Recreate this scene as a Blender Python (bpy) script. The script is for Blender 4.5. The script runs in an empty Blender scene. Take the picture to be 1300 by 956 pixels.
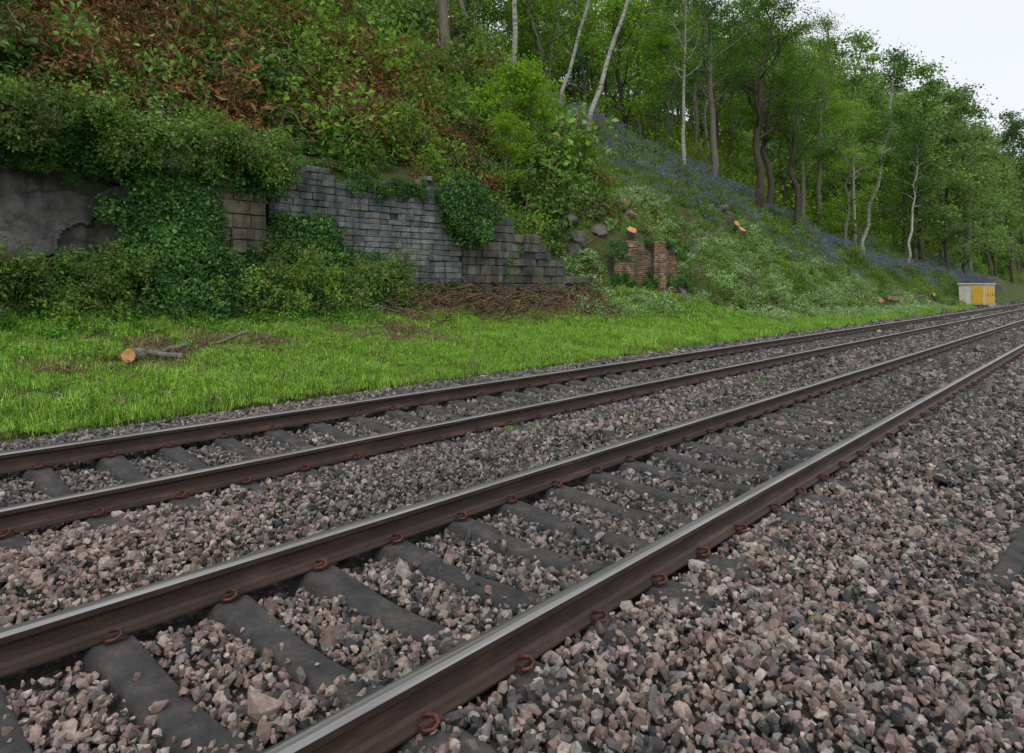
import bpy, bmesh, math, random
import numpy as np
from mathutils import Vector, Matrix
R=np.random.default_rng(7); random.seed(7)
scene=bpy.context.scene
HC=1.4; FPX=870.0; YAW=math.atan(780/870)
# ---------------------------------------------------------------- noise
def _h(i,j,s):
    n=(i.astype(np.int64)*374761393+j.astype(np.int64)*668265263+s*1274126177)&0xffffffff
    n=((n^(n>>13))*1274126177)&0xffffffff
    return ((n^(n>>16))&0xffff)/65535.0
def vn(x,y,s=0):
    x=np.asarray(x,float);y=np.asarray(y,float)
    i=np.floor(x);j=np.floor(y);fx=x-i;fy=y-j;fx=fx*fx*(3-2*fx);fy=fy*fy*(3-2*fy)
    a=_h(i,j,s);b=_h(i+1,j,s);c=_h(i,j+1,s);d=_h(i+1,j+1,s)
    return (a*(1-fx)+b*fx)*(1-fy)+(c*(1-fx)+d*fx)*fy
def fbm(x,y,s=0,o=3):
    t=0;a=.5;k=1
    for q in range(o):
        t=t+a*vn(np.asarray(x)*k,np.asarray(y)*k,s+q*17);a*=.5;k*=2.03
    return t/(1-.5**o)
# ---------------------------------------------------------------- terrain  (d = distance left of viewpoint, s = along the line)
def DB(s): return np.interp(s,[-100,0,10,16,22,30,58,100],[14.2,14.1,14.1,13.3,12.2,11.2,10.3,10.2])
def HB(s): return np.interp(s,[-100,0,10,16,22,30,58,100],[.95,.95,.95,.85,.5,.15,0,0])
def HW(s): return np.interp(s,[-100,12.8,13.9,15.1,16.3,17.9,18.8,19.3,22.5,23.2,30,60],[4.1,4.1,3.5,3.1,2.4,1.6,1.9,2.85,2.8,1.9,.9,.3])
def DCR(s): return np.interp(s,[-100,0,10,22.5,27.5,34.3,44,54,90,400],[60,42,34,26,22,19,16,14,12,12])
def HCR(s): return np.interp(s,[-100,0,10,22.5,27.5,34.3,44,54,90,400],[48,31,23.5,14.9,10.9,8.7,5.65,3.45,1.9,1.9])
def M2(s): return np.interp(s,[0,22,34,50,70,400],[.5,.5,.35,.5,.85,.9])
def H(d,s):
    d=np.asarray(d,float);s=np.asarray(s,float)
    db=DB(s);hb=HB(s);hw=np.maximum(HW(s),hb);dc=DCR(s);hc=HCR(s)
    mnd=np.interp(s,[-5,8,17,18.5,19.5,23,25,30],[.15,.25,.2,.5,1.0,.9,.3,0])
    dw=db+.5
    h=np.where(d<9.3,-.42,0)
    g=-.25+(hb+.25)*np.clip((d-9.3)/(db+.1-9.3),0,1)+mnd*np.clip((d-db+1.4)/1.5,0,1)**1.3
    h=np.where(d>=9.3,g,h)
    hb2=hb+mnd
    st=hb2+(np.maximum(hw,hb2)-hb2)*np.clip((d-db-.15)/.35,0,1)
    h=np.where(d>db+.1,st,h)
    hw=np.maximum(hw,hb2)
    f=np.clip((d-dw)/(dc-dw),0,1)
    sl=hw+(hc-hw)*f
    n=(fbm(d*.5,s*.5,3)-.5)*1.1*np.clip((d-dw)/1.5,0,1)
    h=np.where(d>dw,sl+n,h)
    e=np.maximum(d-dc,0)
    h=np.where(d>dc,hc+n+M2(s)*60*(1-np.exp(-e/60))+(fbm(d*.12,s*.12,9)-.5)*2.5*np.clip(e/8,0,1),h)
    h=h+np.where((d>9.5)&(d<db),(fbm(d*1.3,s*1.3,5)-.5)*.2,0)
    h=np.where(d<-9,-.42-.3*np.clip((-9-d)/20,0,1),h)
    return h
def ground_at_pixel(u,v):  # callers place objects by image pixel coordinates
    """ground point (d,s,z,Z) where the view ray through an image pixel meets the terrain"""
    Z=np.arange(5,300,.08);X=(u-650)/FPX*Z
    d=.668*Z-.744*X; s=.668*X+.744*Z
    h=HC+(366-v)/FPX*Z
    g=H(d,s); hit=g>=h
    assert hit.any(),(u,v)
    i=np.argmax(hit)
    return float(d[i]),float(s[i]),float(g[i]),float(Z[i])
# ---------------------------------------------------------------- material helpers
def newmat(n):
    m=bpy.data.materials.new(n);m.use_nodes=True;nt=m.node_tree;nt.nodes.clear()
    o=nt.nodes.new('ShaderNodeOutputMaterial');return m,nt,o
def ramp(nt,fac,stops,interp='LINEAR'):
    r=nt.nodes.new('ShaderNodeValToRGB');r.color_ramp.interpolation=interp
    e=r.color_ramp.elements
    while len(e)<len(stops): e.new(.5)
    for q,(p,c) in zip(e,stops): q.position=p;q.color=(*c,1)
    nt.links.new(fac,r.inputs[0]);return r.outputs[0]
def noise(nt,scale,detail=4,rough=.6,vec=None,out='Fac'):
    n=nt.nodes.new('ShaderNodeTexNoise');n.inputs['Scale'].default_value=scale;n.inputs['Detail'].default_value=detail;n.inputs['Roughness'].default_value=rough
    if vec is None:
        g=nt.nodes.new('ShaderNodeNewGeometry');vec=g.outputs['Position']
    nt.links.new(vec,n.inputs['Vector']);return n.outputs[out]
def mix(nt,f,a,b,mode='MIX'):
    m=nt.nodes.new('ShaderNodeMix');m.data_type='RGBA';m.blend_type=mode
    for s,v in ((0,f),(6,a),(7,b)):
        if hasattr(v,'is_output'): nt.links.new(v,m.inputs[s])
        elif s==0: m.inputs[0].default_value=v
        else: m.inputs[s].default_value=(*v,1)
    return m.outputs[2]
def maprange(nt,f,a,b,c,d):
    m=nt.nodes.new('ShaderNodeMapRange')
    nt.links.new(f,m.inputs[0])
    for i,v in enumerate((a,b,c,d)): m.inputs[i+1].default_value=v
    return m.outputs[0]
def gray(nt,f):
    c=nt.nodes.new('ShaderNodeCombineColor')
    for i in range(3): nt.links.new(f,c.inputs[i])
    return c.outputs[0]
def posvec(nt,sc):
    mp=nt.nodes.new('ShaderNodeMapping');mp.inputs['Scale'].default_value=sc
    ge=nt.nodes.new('ShaderNodeNewGeometry');nt.links.new(ge.outputs['Position'],mp.inputs[0]);return mp.outputs[0]
def bsdf(nt,o,col,rough=.8,bump=None,bs=.3,bd=.02,metal=0,spec=.3):
    p=nt.nodes.new('ShaderNodeBsdfPrincipled')
    if hasattr(col,'is_output'): nt.links.new(col,p.inputs['Base Color'])
    else: p.inputs['Base Color'].default_value=(*col,1)
    if hasattr(rough,'is_output'): nt.links.new(rough,p.inputs['Roughness'])
    else: p.inputs['Roughness'].default_value=rough
    p.inputs['Metallic'].default_value=metal;p.inputs['Specular IOR Level'].default_value=spec
    if bump is not None:
        b=nt.nodes.new('ShaderNodeBump');b.inputs['Strength'].default_value=bs;b.inputs['Distance'].default_value=bd
        nt.links.new(bump,b.inputs['Height']);nt.links.new(b.outputs[0],p.inputs['Normal'])
    nt.links.new(p.outputs[0],o.inputs[0]);return p
def attr(nt,n):
    a=nt.nodes.new('ShaderNodeAttribute');a.attribute_name=n;return a.outputs['Fac']
def leafmat(name,stops,transl=.3,rough=.9,vary=.35):
    m,nt,o=newmat(name)
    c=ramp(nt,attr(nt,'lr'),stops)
    oi=nt.nodes.new('ShaderNodeObjectInfo')
    k=maprange(nt,oi.outputs['Random'],0,1,1-vary,1+vary)
    c=mix(nt,1,c,gray(nt,k),'MULTIPLY')
    if rough<=.8:
        n=maprange(nt,noise(nt,.45,2),.3,.7,.65,1.35)
        c=mix(nt,1,c,gray(nt,n),'MULTIPLY')
    p=nt.nodes.new('ShaderNodeBsdfDiffuse') if rough>.8 else nt.nodes.new('ShaderNodeBsdfPrincipled')
    if rough<=.8: p.inputs['Roughness'].default_value=rough;p.inputs['Specular IOR Level'].default_value=.25
    t=nt.nodes.new('ShaderNodeBsdfTranslucent');ms=nt.nodes.new('ShaderNodeMixShader');ms.inputs[0].default_value=transl
    nt.links.new(c,p.inputs[0]);nt.links.new(c,t.inputs[0])
    nt.links.new(p.outputs[0],ms.inputs[1]);nt.links.new(t.outputs[0],ms.inputs[2]);nt.links.new(ms.outputs[0],o.inputs[0])
    return m
def instmat(name,stops,rough=.85,sc=30,bump=False):
    m,nt,o=newmat(name)
    oi=nt.nodes.new('ShaderNodeObjectInfo')
    c=ramp(nt,oi.outputs['Random'],stops)
    n=noise(nt,sc,3,.7)
    c=mix(nt,1,c,gray(nt,maprange(nt,n,.25,.75,.45,1.45)),'MULTIPLY')
    bsdf(nt,o,c,rough,n if bump else None,.6,.05)
    return m
M_bramble=leafmat('bramble_leaf',[(0,(.03,.08,.016)),(.5,(.08,.18,.028)),(.88,(.17,.31,.05)),(1,(.26,.28,.09))],.25,.55)
M_bramb2=leafmat('bramble_young_leaf',[(0,(.06,.14,.02)),(.5,(.14,.28,.035)),(1,(.27,.43,.07))],.35)
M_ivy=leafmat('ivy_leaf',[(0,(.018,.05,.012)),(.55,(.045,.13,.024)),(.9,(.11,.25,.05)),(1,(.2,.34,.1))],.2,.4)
M_dead=leafmat('dead_bracken_leaf',[(0,(.06,.025,.012)),(.4,(.17,.068,.028)),(.7,(.28,.12,.05)),(.8,(.36,.24,.12)),(1,(.12,.19,.035))],.2)
M_nettle=leafmat('nettle_leaf',[(0,(.06,.17,.02)),(.6,(.14,.34,.045)),(1,(.26,.48,.09))],.35)
M_pale=leafmat('pale_vine_leaf',[(0,(.09,.2,.04)),(.45,(.2,.36,.1)),(.85,(.36,.52,.22)),(1,(.52,.62,.42))],.25)
M_lime=leafmat('spring_leaf_lime',[(0,(.14,.28,.015)),(.6,(.28,.5,.03)),(1,(.42,.64,.08))],.4)
M_treeA=leafmat('oak_leaf',[(0,(.045,.11,.014)),(.6,(.13,.26,.03)),(1,(.26,.42,.06))],.4)
M_treeB=leafmat('beech_leaf',[(0,(.09,.19,.02)),(.6,(.24,.42,.045)),(1,(.42,.58,.1))],.4)
M_treeC=leafmat('sycamore_leaf',[(0,(.03,.085,.016)),(.6,(.08,.18,.03)),(1,(.16,.29,.055))],.35)
M_farhaze=[leafmat('far_leaf_hazed_a',[(0,(.11,.21,.05)),(.6,(.25,.4,.1)),(1,(.42,.56,.2))],.4),  # far trees: distance haze painted in as lighter leaf colours
       leafmat('far_leaf_hazed_b',[(0,(.15,.23,.07)),(.6,(.34,.45,.14)),(1,(.5,.6,.26))],.4),
       leafmat('far_leaf_hazed_c',[(0,(.07,.16,.05)),(.6,(.17,.3,.09)),(1,(.3,.44,.17))],.4)]
M_grass=leafmat('grass_blade',[(0,(.16,.31,.035)),(.5,(.28,.52,.065)),(.88,(.42,.66,.12)),(1,(.55,.55,.25))],.35,.9,.25)
M_straw=leafmat('straw_blade',[(0,(.16,.12,.06)),(.6,(.34,.28,.16)),(1,(.5,.43,.27))],.3,.9,.3)
M_grassd=leafmat('rough_grass_blade',[(0,(.06,.15,.02)),(.5,(.15,.32,.045)),(.85,(.28,.44,.09)),(1,(.4,.34,.16))],.3,.9,.3)
M_blue=leafmat('bluebell_petal',[(0,(.16,.11,.38)),(.5,(.30,.22,.60)),(1,(.46,.38,.76))],.25)
S_grey=instmat('ballast_grey',[(0,(.055,.054,.052)),(.3,(.12,.113,.106)),(.6,(.2,.185,.168)),(.85,(.31,.285,.255)),(1,(.15,.11,.09))])
S_pink=instmat('ballast_pink',[(0,(.14,.098,.083)),(.4,(.23,.162,.14)),(.75,(.33,.25,.215)),(1,(.44,.38,.34))])
S_dark=instmat('ballast_dark',[(0,(.03,.031,.033)),(.5,(.07,.07,.072)),(1,(.13,.105,.09))])
# ---------------------------------------------------------------- mesh helpers
def mkmesh(name,V,F,mats=(),mi=None,lr=None,smooth=None):
    me=bpy.data.meshes.new(name);me.from_pydata([tuple(v) for v in V] if not isinstance(V,np.ndarray) else V.tolist(),[],F if isinstance(F,list) else F.tolist())
    for m in mats: me.materials.append(m)
    if mi is not None: me.polygons.foreach_set('material_index',np.asarray(mi,dtype=np.int32))
    if lr is not None:
        a=me.attributes.new('lr','FLOAT','POINT');a.data.foreach_set('value',np.asarray(lr,dtype=np.float32))
    if smooth is not None:
        me.polygons.foreach_set('use_smooth',np.asarray(smooth,dtype=bool) if not isinstance(smooth,bool) else np.full(len(me.polygons),smooth))
    me.update();return me
def obj(name,me,loc=(0,0,0),rot=(0,0,0),parent=None,link=True,scale=None):
    o=bpy.data.objects.new(name,me);o.location=loc;o.rotation_euler=rot
    if scale is not None: o.scale=scale
    if link: scene.collection.objects.link(o)
    if parent: o.parent=parent
    return o
def empty(name,loc=(0,0,0)):
    o=bpy.data.objects.new(name,None);o.empty_display_size=.3;o.location=loc;scene.collection.objects.link(o);return o
def protoset(name,meshes):
    c=bpy.data.collections.new(name)
    for i,me in enumerate(meshes):
        o=bpy.data.objects.new('%s_part_%02d'%(name,i),me);c.objects.link(o)
    return c
def scatter(name,P,rot,scl,idx,coll,parent=None):
    P=np.asarray(P,float);n=len(P)
    me=bpy.data.meshes.new(name);me.vertices.add(n);me.vertices.foreach_set('co',P.astype(np.float32).ravel())
    rot=np.asarray(rot,np.float32);scl=np.asarray(scl,np.float32)
    if scl.ndim==1: scl=np.repeat(scl[:,None],3,1)
    a=me.attributes.new('rot','FLOAT_VECTOR','POINT');a.data.foreach_set('vector',rot.ravel())
    a=me.attributes.new('scl','FLOAT_VECTOR','POINT');a.data.foreach_set('vector',scl.ravel())
    a=me.attributes.new('idx','INT','POINT');a.data.foreach_set('value',np.asarray(idx,np.int32))
    o=obj(name,me,parent=parent)
    g=bpy.data.node_groups.new(name+'_scatter','GeometryNodeTree')
    g.interface.new_socket('Geometry',in_out='INPUT',socket_type='NodeSocketGeometry')
    g.interface.new_socket('Geometry',in_out='OUTPUT',socket_type='NodeSocketGeometry')
    gi=g.nodes.new('NodeGroupInput');go=g.nodes.new('NodeGroupOutput')
    ip=g.nodes.new('GeometryNodeInstanceOnPoints');ci=g.nodes.new('GeometryNodeCollectionInfo')
    ci.inputs['Collection'].default_value=coll;ci.inputs['Separate Children'].default_value=True;ci.inputs['Reset Children'].default_value=True
    ip.inputs['Pick Instance'].default_value=True
    def na(nm,t):
        q=g.nodes.new('GeometryNodeInputNamedAttribute');q.data_type=t;q.inputs['Name'].default_value=nm
        return [s for s in q.outputs if s.enabled and s.name=='Attribute'][0]
    er=g.nodes.new('FunctionNodeEulerToRotation')
    L=g.links.new
    L(gi.outputs[0],ip.inputs['Points']);L(ci.outputs[0],ip.inputs['Instance'])
    L(na('idx','INT'),ip.inputs['Instance Index'])
    L(na('rot','FLOAT_VECTOR'),er.inputs[0]);L(er.outputs[0],ip.inputs['Rotation'])
    L(na('scl','FLOAT_VECTOR'),ip.inputs['Scale']);L(ip.outputs[0],go.inputs[0])
    m=o.modifiers.new('scatter','NODES');m.node_group=g
    return o
def norm(a): return a/np.maximum(np.linalg.norm(a,axis=1,keepdims=True),1e-9)
def leaves(P,Nn,L,W,fold=.15):
    n=len(P);Nn=norm(Nn);t=norm(np.cross(Nn,R.normal(size=(n,3))));b=np.cross(Nn,t)
    L=(L*R.uniform(.6,1.3,n))[:,None];W=(W*R.uniform(.6,1.3,n))[:,None]
    V=np.stack([P-t*L/2,P+b*W/2+Nn*W*fold,P+t*L/2-Nn*L*.1,P-b*W/2+Nn*W*fold],1).reshape(-1,3)
    F=np.arange(4*n).reshape(n,4);lr=np.repeat(R.random(n),4)
    return V,F,lr
class MB:
    def __init__(s): s.V=[];s.F=[];s.mi=[];s.lr=[];s.sm=[];s.n=0
    def add(s,V,F,mi=0,lr=0.5,sm=False):
        V=np.asarray(V,float);s.V.append(V)
        s.F+= [tuple(int(q)+s.n for q in f) for f in F]
        s.mi+=[mi]*len(F);s.sm+=[sm]*len(F)
        s.lr.append(np.full(len(V),lr) if np.isscalar(lr) else lr);s.n+=len(V)
    def mesh(s,name,mats): return mkmesh(name,np.concatenate(s.V),s.F,mats,s.mi,np.concatenate(s.lr),s.sm)
def tube(P,r,n=6,cap=True):
    P=np.asarray(P,float);m=len(P);r=np.broadcast_to(r,(m,))
    T=norm(np.gradient(P,axis=0));ref=np.array([0,0,1.]) if abs(T[0][2])<.8 else np.array([1.,0,0])
    V=[];a=np.arange(n)/n*2*math.pi
    u=np.cross(T[0],ref);u/=np.linalg.norm(u)
    for i in range(m):
        u=u-T[i]*u.dot(T[i]);u/=max(np.linalg.norm(u),1e-9);w=np.cross(T[i],u)
        V.append(P[i]+r[i]*(np.cos(a)[:,None]*u+np.sin(a)[:,None]*w))
    V=np.concatenate(V);F=[]
    for i in range(m-1):
        for j in range(n):
            k=(j+1)%n;F.append((i*n+j,i*n+k,(i+1)*n+k,(i+1)*n+j))
    if cap: F.append(tuple(range(n))[::-1]);F.append(tuple((m-1)*n+j for j in range(n)))
    return V,F
def box(x0,x1,y0,y1,z0,z1):
    V=[(x,y,z) for z in (z0,z1) for y in (y0,y1) for x in (x0,x1)]
    F=[(0,2,3,1),(4,5,7,6),(0,1,5,4),(2,6,7,3),(0,4,6,2),(1,3,7,5)]
    return V,F
# ---------------------------------------------------------------- ground sheet
def arr(*seg):
    o=[]
    for a,b,st in seg: o.append(np.arange(a,b,st))
    return np.concatenate(o+[np.array([seg[-1][1]])])
dd=arr((-900,-100,100),(-100,-10,10),(-10,9.2,.8),(9.2,30,.28),(30,60,1.2),(60,140,4),(140,900,60))
ss=arr((-900,-100,100),(-100,-6,5),(-6,60,.4),(60,140,1.2),(140,300,5),(300,1500,100))
D,S=np.meshgrid(dd,ss,indexing='ij')
Zt=H(D,S)
V=np.stack([-D,S,Zt],-1).reshape(-1,3);nd,ns=D.shape
I=np.arange(nd*ns).reshape(nd,ns)
F=np.stack([I[:-1,:-1],I[:-1,1:],I[1:,1:],I[1:,:-1]],-1).reshape(-1,4)
m,nt,o=newmat('hillside_soil')
c=ramp(nt,noise(nt,1.1,6,.7),[(.3,(.05,.035,.02)),(.5,(.09,.085,.03)),(.7,(.15,.1,.05))])
g2=ramp(nt,noise(nt,9,5,.7),[(.35,(.05,.09,.018)),(.65,(.12,.2,.045))])
c=mix(nt,maprange(nt,noise(nt,.6,3),.4,.6,0,1),c,g2)
bsdf(nt,o,c,.95,noise(nt,14,6,.7),1,.12)
obj('ground_terrain',mkmesh('ground_terrain',V,F,[m],smooth=True))
# ---------------------------------------------------------------- ballast bed
GA=.53; S0=1.08
RAILS=[1.92,3.42,5.33,6.83]
def ZB(d,s):
    z=np.interp(d,[-7,-3,1.2,1.6,1.85,2.1,2.6,3.3,3.55,4.1,4.4,4.8,5.2,5.5,6.7,7.0,7.6,8.2,9.4],
                  [-.5,-.2,-.17,-.17,-.185,-.21,-.235,-.225,-.2,-.165,-.155,-.165,-.195,-.22,-.18,-.15,-.13,-.16,-.36])
    return z+(fbm(d*1.5,np.asarray(s)*1.5,31)-.5)*.05
dl=arr((-7,9.4,.1));sl_=arr((-30,-3,1),(-3,25,.15),(25,260,1.5))
D,S=np.meshgrid(dl,sl_,indexing='ij');Zb=ZB(D,S)-.03
V=np.stack([-D,S,Zb],-1).reshape(-1,3);nd,ns=D.shape;I=np.arange(nd*ns).reshape(nd,ns)
F=np.stack([I[:-1,:-1],I[:-1,1:],I[1:,1:],I[1:,:-1]],-1).reshape(-1,4)
m,nt,o=newmat('ballast_bed')
vo=nt.nodes.new('ShaderNodeTexVoronoi');vo.inputs['Scale'].default_value=22
ge=nt.nodes.new('ShaderNodeNewGeometry');nt.links.new(ge.outputs['Position'],vo.inputs['Vector'])
sp=nt.nodes.new('ShaderNodeSeparateColor');nt.links.new(vo.outputs['Color'],sp.inputs[0])
c=ramp(nt,sp.outputs[0],[(0,(.04,.036,.032)),(.5,(.09,.082,.075)),(1,(.18,.145,.125))])
c=mix(nt,1,c,gray(nt,maprange(nt,vo.outputs['Distance'],0,.5,1.1,.3)),'MULTIPLY')
inv=maprange(nt,vo.outputs['Distance'],0,.6,1,0)
bsdf(nt,o,c,.9,inv,1,.03)
bed=empty('track_ballast')
obj('ballast_bed',mkmesh('ballast_bed',V,F,[m],smooth=True),parent=bed)
def rockmesh(name,k,mat,n=14):
    rr=np.random.default_rng(k);bm=bmesh.new()
    for p in norm(rr.normal(size=(n,3)))*rr.uniform(.8,1.1,(n,1))*np.array([.5,.38,.3]): bm.verts.new(p)
    bmesh.ops.convex_hull(bm,input=bm.verts)
    for v in [v for v in bm.verts if not v.link_faces]: bm.verts.remove(v)
    me=bpy.data.meshes.new(name);bm.to_mesh(me);bm.free();me.materials.append(mat);return me
stones=protoset('ballast_stone',[rockmesh('stone',100+i,[S_grey,S_pink,S_dark][i//5]) for i in range(15)])
P=[];
for (a,b,den,sz,d0) in ((-1,5.5,1400,.036,-1.0),(5.5,12,720,.048,-.5),(12,26,280,.07,0),(26,60,100,.11,0),(60,120,30,.17,0)):
    d1=9.4
    n=int((b-a)*(d1-d0)*den);p=np.stack([R.uniform(d0,d1,n),R.uniform(a,b,n),np.full(n,sz)],1);P.append(p)
for (a,b,d0,d1) in ((-6,-1,-5,9.4),(-1,14,-5,-1.0)):
    n=int((b-a)*(d1-d0)*240);P.append(np.stack([R.uniform(d0,d1,n),R.uniform(a,b,n),np.full(n,.06)],1))
P=np.concatenate(P);d,s,sz=P.T
sz=sz*R.lognormal(0,.36,len(sz))
keep=np.ones(len(d),bool)
for r in RAILS: keep&=~(np.abs(d-r)<.072+sz*.3)
k=(s-S0)/GA;ds=np.abs(k-np.round(k))*GA
rr=R.random(len(d));onsl=np.zeros(len(d),bool)
edge=.102+(fbm(d*6,s*6,33)-.5)*.06
for c0,cov in ((2.67,.035),(6.08,.035)):
    inx=np.abs(d-c0)
    rag=fbm(d*2.2,np.round(k)*3.1,35)
    cover=np.where((c0<3)&(d<c0-.2-.5*(rag-.3))&(s<5),.6,cov)
    keep&=~((inx<1.0)&(ds<edge)&(rr>cover))
    keep&=~((inx>=1.0)&(inx<1.15)&(ds<.085)&(rr>.3))
    onsl|=(inx<1.15)&(ds<.1)
d,s,sz,onsl=d[keep],s[keep],sz[keep],onsl[keep];n=len(d)
z=ZB(d,s)+R.uniform(-.012,.022,n)
z=np.where(onsl,np.maximum(z,-.195),z)
pn=fbm(d*.7,s*.7,77)
pp=np.where(d<1.9,.48*np.clip(1.2-s/14,.25,1),.08)
pp=np.where((d>1.9)&(d<5.3),.08+.62*np.clip((2.8-s)/1.2,0,1),pp)
pp=np.where((d>5.3),.12,pp)
pp=np.clip(pp+(pn-.5)*.8,.02,.95)
r1=R.random(n);r2=R.random(n)
cls=np.where(r1<pp,1,np.where(r2<.34,2,0))
idx=cls*5+R.integers(0,5,n)
scatter('ballast_stones',np.stack([-d,s,z],1),R.uniform(-3.14,3.14,(n,3))*np.array([.5,.5,1]),sz[:,None]*R.uniform(.85,1.25,(n,3))*1.15,idx,stones,parent=bed)
# ---------------------------------------------------------------- tracks
m,nt,o=newmat('rail_rust');n1=noise(nt,1,5,.7,posvec(nt,(7,2.5,12)))
c=ramp(nt,n1,[(.3,(.026,.017,.014)),(.55,(.055,.033,.025)),(.75,(.12,.068,.048))])
bsdf(nt,o,c,.55,noise(nt,80,3),.3,.004,0,.45);M_rust=m
m,nt,o=newmat('rail_head_steel')
n1=noise(nt,1,4,.6,posvec(nt,(60,1.2,1)))
bsdf(nt,o,ramp(nt,n1,[(.3,(.26,.245,.235)),(.7,(.46,.44,.43))]),maprange(nt,n1,.2,.8,.28,.45),None,metal=.9,spec=.5);M_head=m
m,nt,o=newmat('steel_sleeper');n1=noise(nt,7,7,.75)
c=ramp(nt,n1,[(.3,(.033,.033,.034)),(.5,(.066,.063,.061)),(.62,(.10,.09,.082)),(.75,(.18,.145,.12))])
bsdf(nt,o,c,.8,noise(nt,55,5,.75),.9,.015);M_slp=m
m,nt,o=newmat('rail_clip_rust')
bsdf(nt,o,ramp(nt,noise(nt,22,3),[(.35,(.05,.022,.018)),(.65,(.17,.05,.038))]),.65);M_clip=m
prof=[(-.070,-.159),(-.070,-.149),(-.030,-.139),(-.011,-.125),(-.008,-.10),(-.008,-.065),(-.014,-.052),(-.034,-.040),(-.036,-.012),(-.030,-.003),(-.015,0),(.015,0),(.030,-.003),(.036,-.012),(.034,-.040),(.014,-.052),(.008,-.065),(.008,-.10),(.011,-.125),(.030,-.139),(.070,-.149),(.070,-.159)]
def rail(name,x,z,par,tilt=0):
    ys=arr((-30,260,2));pv=np.array(prof);np_=len(pv);V=[]
    for y in ys: V.append(np.stack([pv[:,0],np.full(np_,y),pv[:,1]],1))
    V=np.concatenate(V);F=[];mi=[]
    for i in range(len(ys)-1):
        for j in range(np_):
            k=(j+1)%np_;F.append((i*np_+j,(i+1)*np_+j,(i+1)*np_+k,i*np_+k));mi.append(1 if 8<=j<=12 else 0)
    F.append(tuple(range(np_)));mi.append(0);F.append(tuple((len(ys)-1)*np_+j for j in range(np_))[::-1]);mi.append(0)
    return obj(name,mkmesh(name,V,F,[M_rust,M_head],mi),loc=(x,0,z),rot=(0,tilt,0),parent=par)
xs=np.linspace(-1.28,1.28,33);V=[];
sec=np.array([(-.125,-.10),(-.102,-.035),(-.09,-.010),(-.073,0),(.073,0),(.09,-.010),(.102,-.035),(.125,-.10)])
for x in xs:
    zt=-.166-.045*max(0,math.cos(math.pi*x/1.25))**1.2 if abs(x)<.625 else -.166
    e=max(0,abs(x)-1.02);zt-=e*e*1.6;w=1+.18*max(0,abs(x)-.6)-.10*math.cos(x*2)
    for (a,b) in sec: V.append((x,a*w+R.normal(0,.0015),zt+b+R.normal(0,.001)))
F=[];q=len(sec)
for i in range(len(xs)-1):
    for j in range(q-1): F.append((i*q+j,(i+1)*q+j,(i+1)*q+j+1,i*q+j+1))
F.append(tuple(range(q)));F.append(tuple(((len(xs)-1)*q+j) for j in range(q))[::-1])
slp=protoset('steel_sleeper',[mkmesh('sleeper',V,F,[M_slp],smooth=True)])
mb=MB()
v,f=tube([(.012,-.042,.012),(.03,-.05,.012),(.058,-.046,.010),(.075,-.02,.014),(.068,.008,.024),(.042,.016,.036),(.012,.008,.032),(-.014,-.006,.02)],.0078,6);mb.add(v,f,0,.5,True)
v,f=box(.026,.05,-.055,.04,-.01,.026);mb.add(v,f,1)
v,f=box(-.02,.028,-.03,.035,-.005,.012);mb.add(v,f,1)
clip=protoset('rail_clip',[mb.mesh('clip',[M_clip,M_rust])])
for (dc,cant) in ((2.67,0.0),(6.08,.04)):
    tr=empty('railway_track',(-dc,0,.75*cant))
    tr.rotation_euler=(0,cant,0)
    rail('rail_a',-.75,0,tr,.02);rail('rail_b',.75,0,tr,-.02)
    sy=S0+GA*np.arange(-24,300);n=len(sy)
    jit=R.normal(0,.012,n)
    scatter('sleepers',np.stack([np.zeros(n),sy+jit,np.zeros(n)],1),np.stack([np.zeros(n),np.zeros(n),R.normal(0,.012,n)],1),np.ones(n),np.zeros(n),slp,parent=tr)
    CP=[];CR=[]
    for rx in (-.75,.75):
        for sd in (1,-1):
            for y in (sy+jit)[:230]: CP.append((rx+sd*.054,y,-.150));CR.append((0,0,(0 if sd>0 else math.pi)+R.normal(0,.08)))
    CP=np.array(CP);scatter('rail_clips',CP,CR,np.full(len(CP),.94),np.zeros(len(CP)),clip,parent=tr)
m,nt,o=newmat('weathered_concrete');bsdf(nt,o,ramp(nt,noise(nt,9,6,.7),[(.3,(.025,.025,.026)),(.7,(.08,.075,.07))]),.9,noise(nt,50,5),.5,.01);M_conc=m
bm=bmesh.new();bmesh.ops.create_cube(bm,size=1);bmesh.ops.scale(bm,vec=(.12,1.6,.1),verts=bm.verts);bmesh.ops.bevel(bm,geom=bm.edges,offset=.012,segments=2,affect='EDGES')
me=bpy.data.meshes.new('old_concrete_post');bm.to_mesh(me);bm.free();me.materials.append(M_conc);obj('old_concrete_post',me,(-.46,5.2,-.175),(.04,.22,-.05))
# ---------------------------------------------------------------- stone walls
def wallmat(name,stops,nsc=6,moss=.0,dirt=.6):
    m,nt,o=newmat(name);c=ramp(nt,attr(nt,'lr'),stops)
    c=mix(nt,1,c,gray(nt,maprange(nt,noise(nt,nsc,7,.75),.25,.75,.4,1.5)),'MULTIPLY')
    c=mix(nt,1,c,gray(nt,maprange(nt,noise(nt,.9,4,.6),.3,.7,.6,1.3)),'MULTIPLY')
    c=mix(nt,maprange(nt,noise(nt,1.3,5,.7),.48,.68,0,moss),c,(.06,.085,.03))
    c=mix(nt,maprange(nt,noise(nt,1.6,4,.6,posvec(nt,(1,2.5,.35))),.47,.66,0,dirt),c,(.04,.042,.044))
    bsdf(nt,o,c,.9,noise(nt,22,6,.7),1,.04);return m
W_grey=wallmat('grey_gritstone',[(0,(.14,.155,.16)),(.5,(.195,.21,.215)),(.85,(.24,.25,.24)),(1,(.27,.235,.18))],5,.6,.8)
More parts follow.
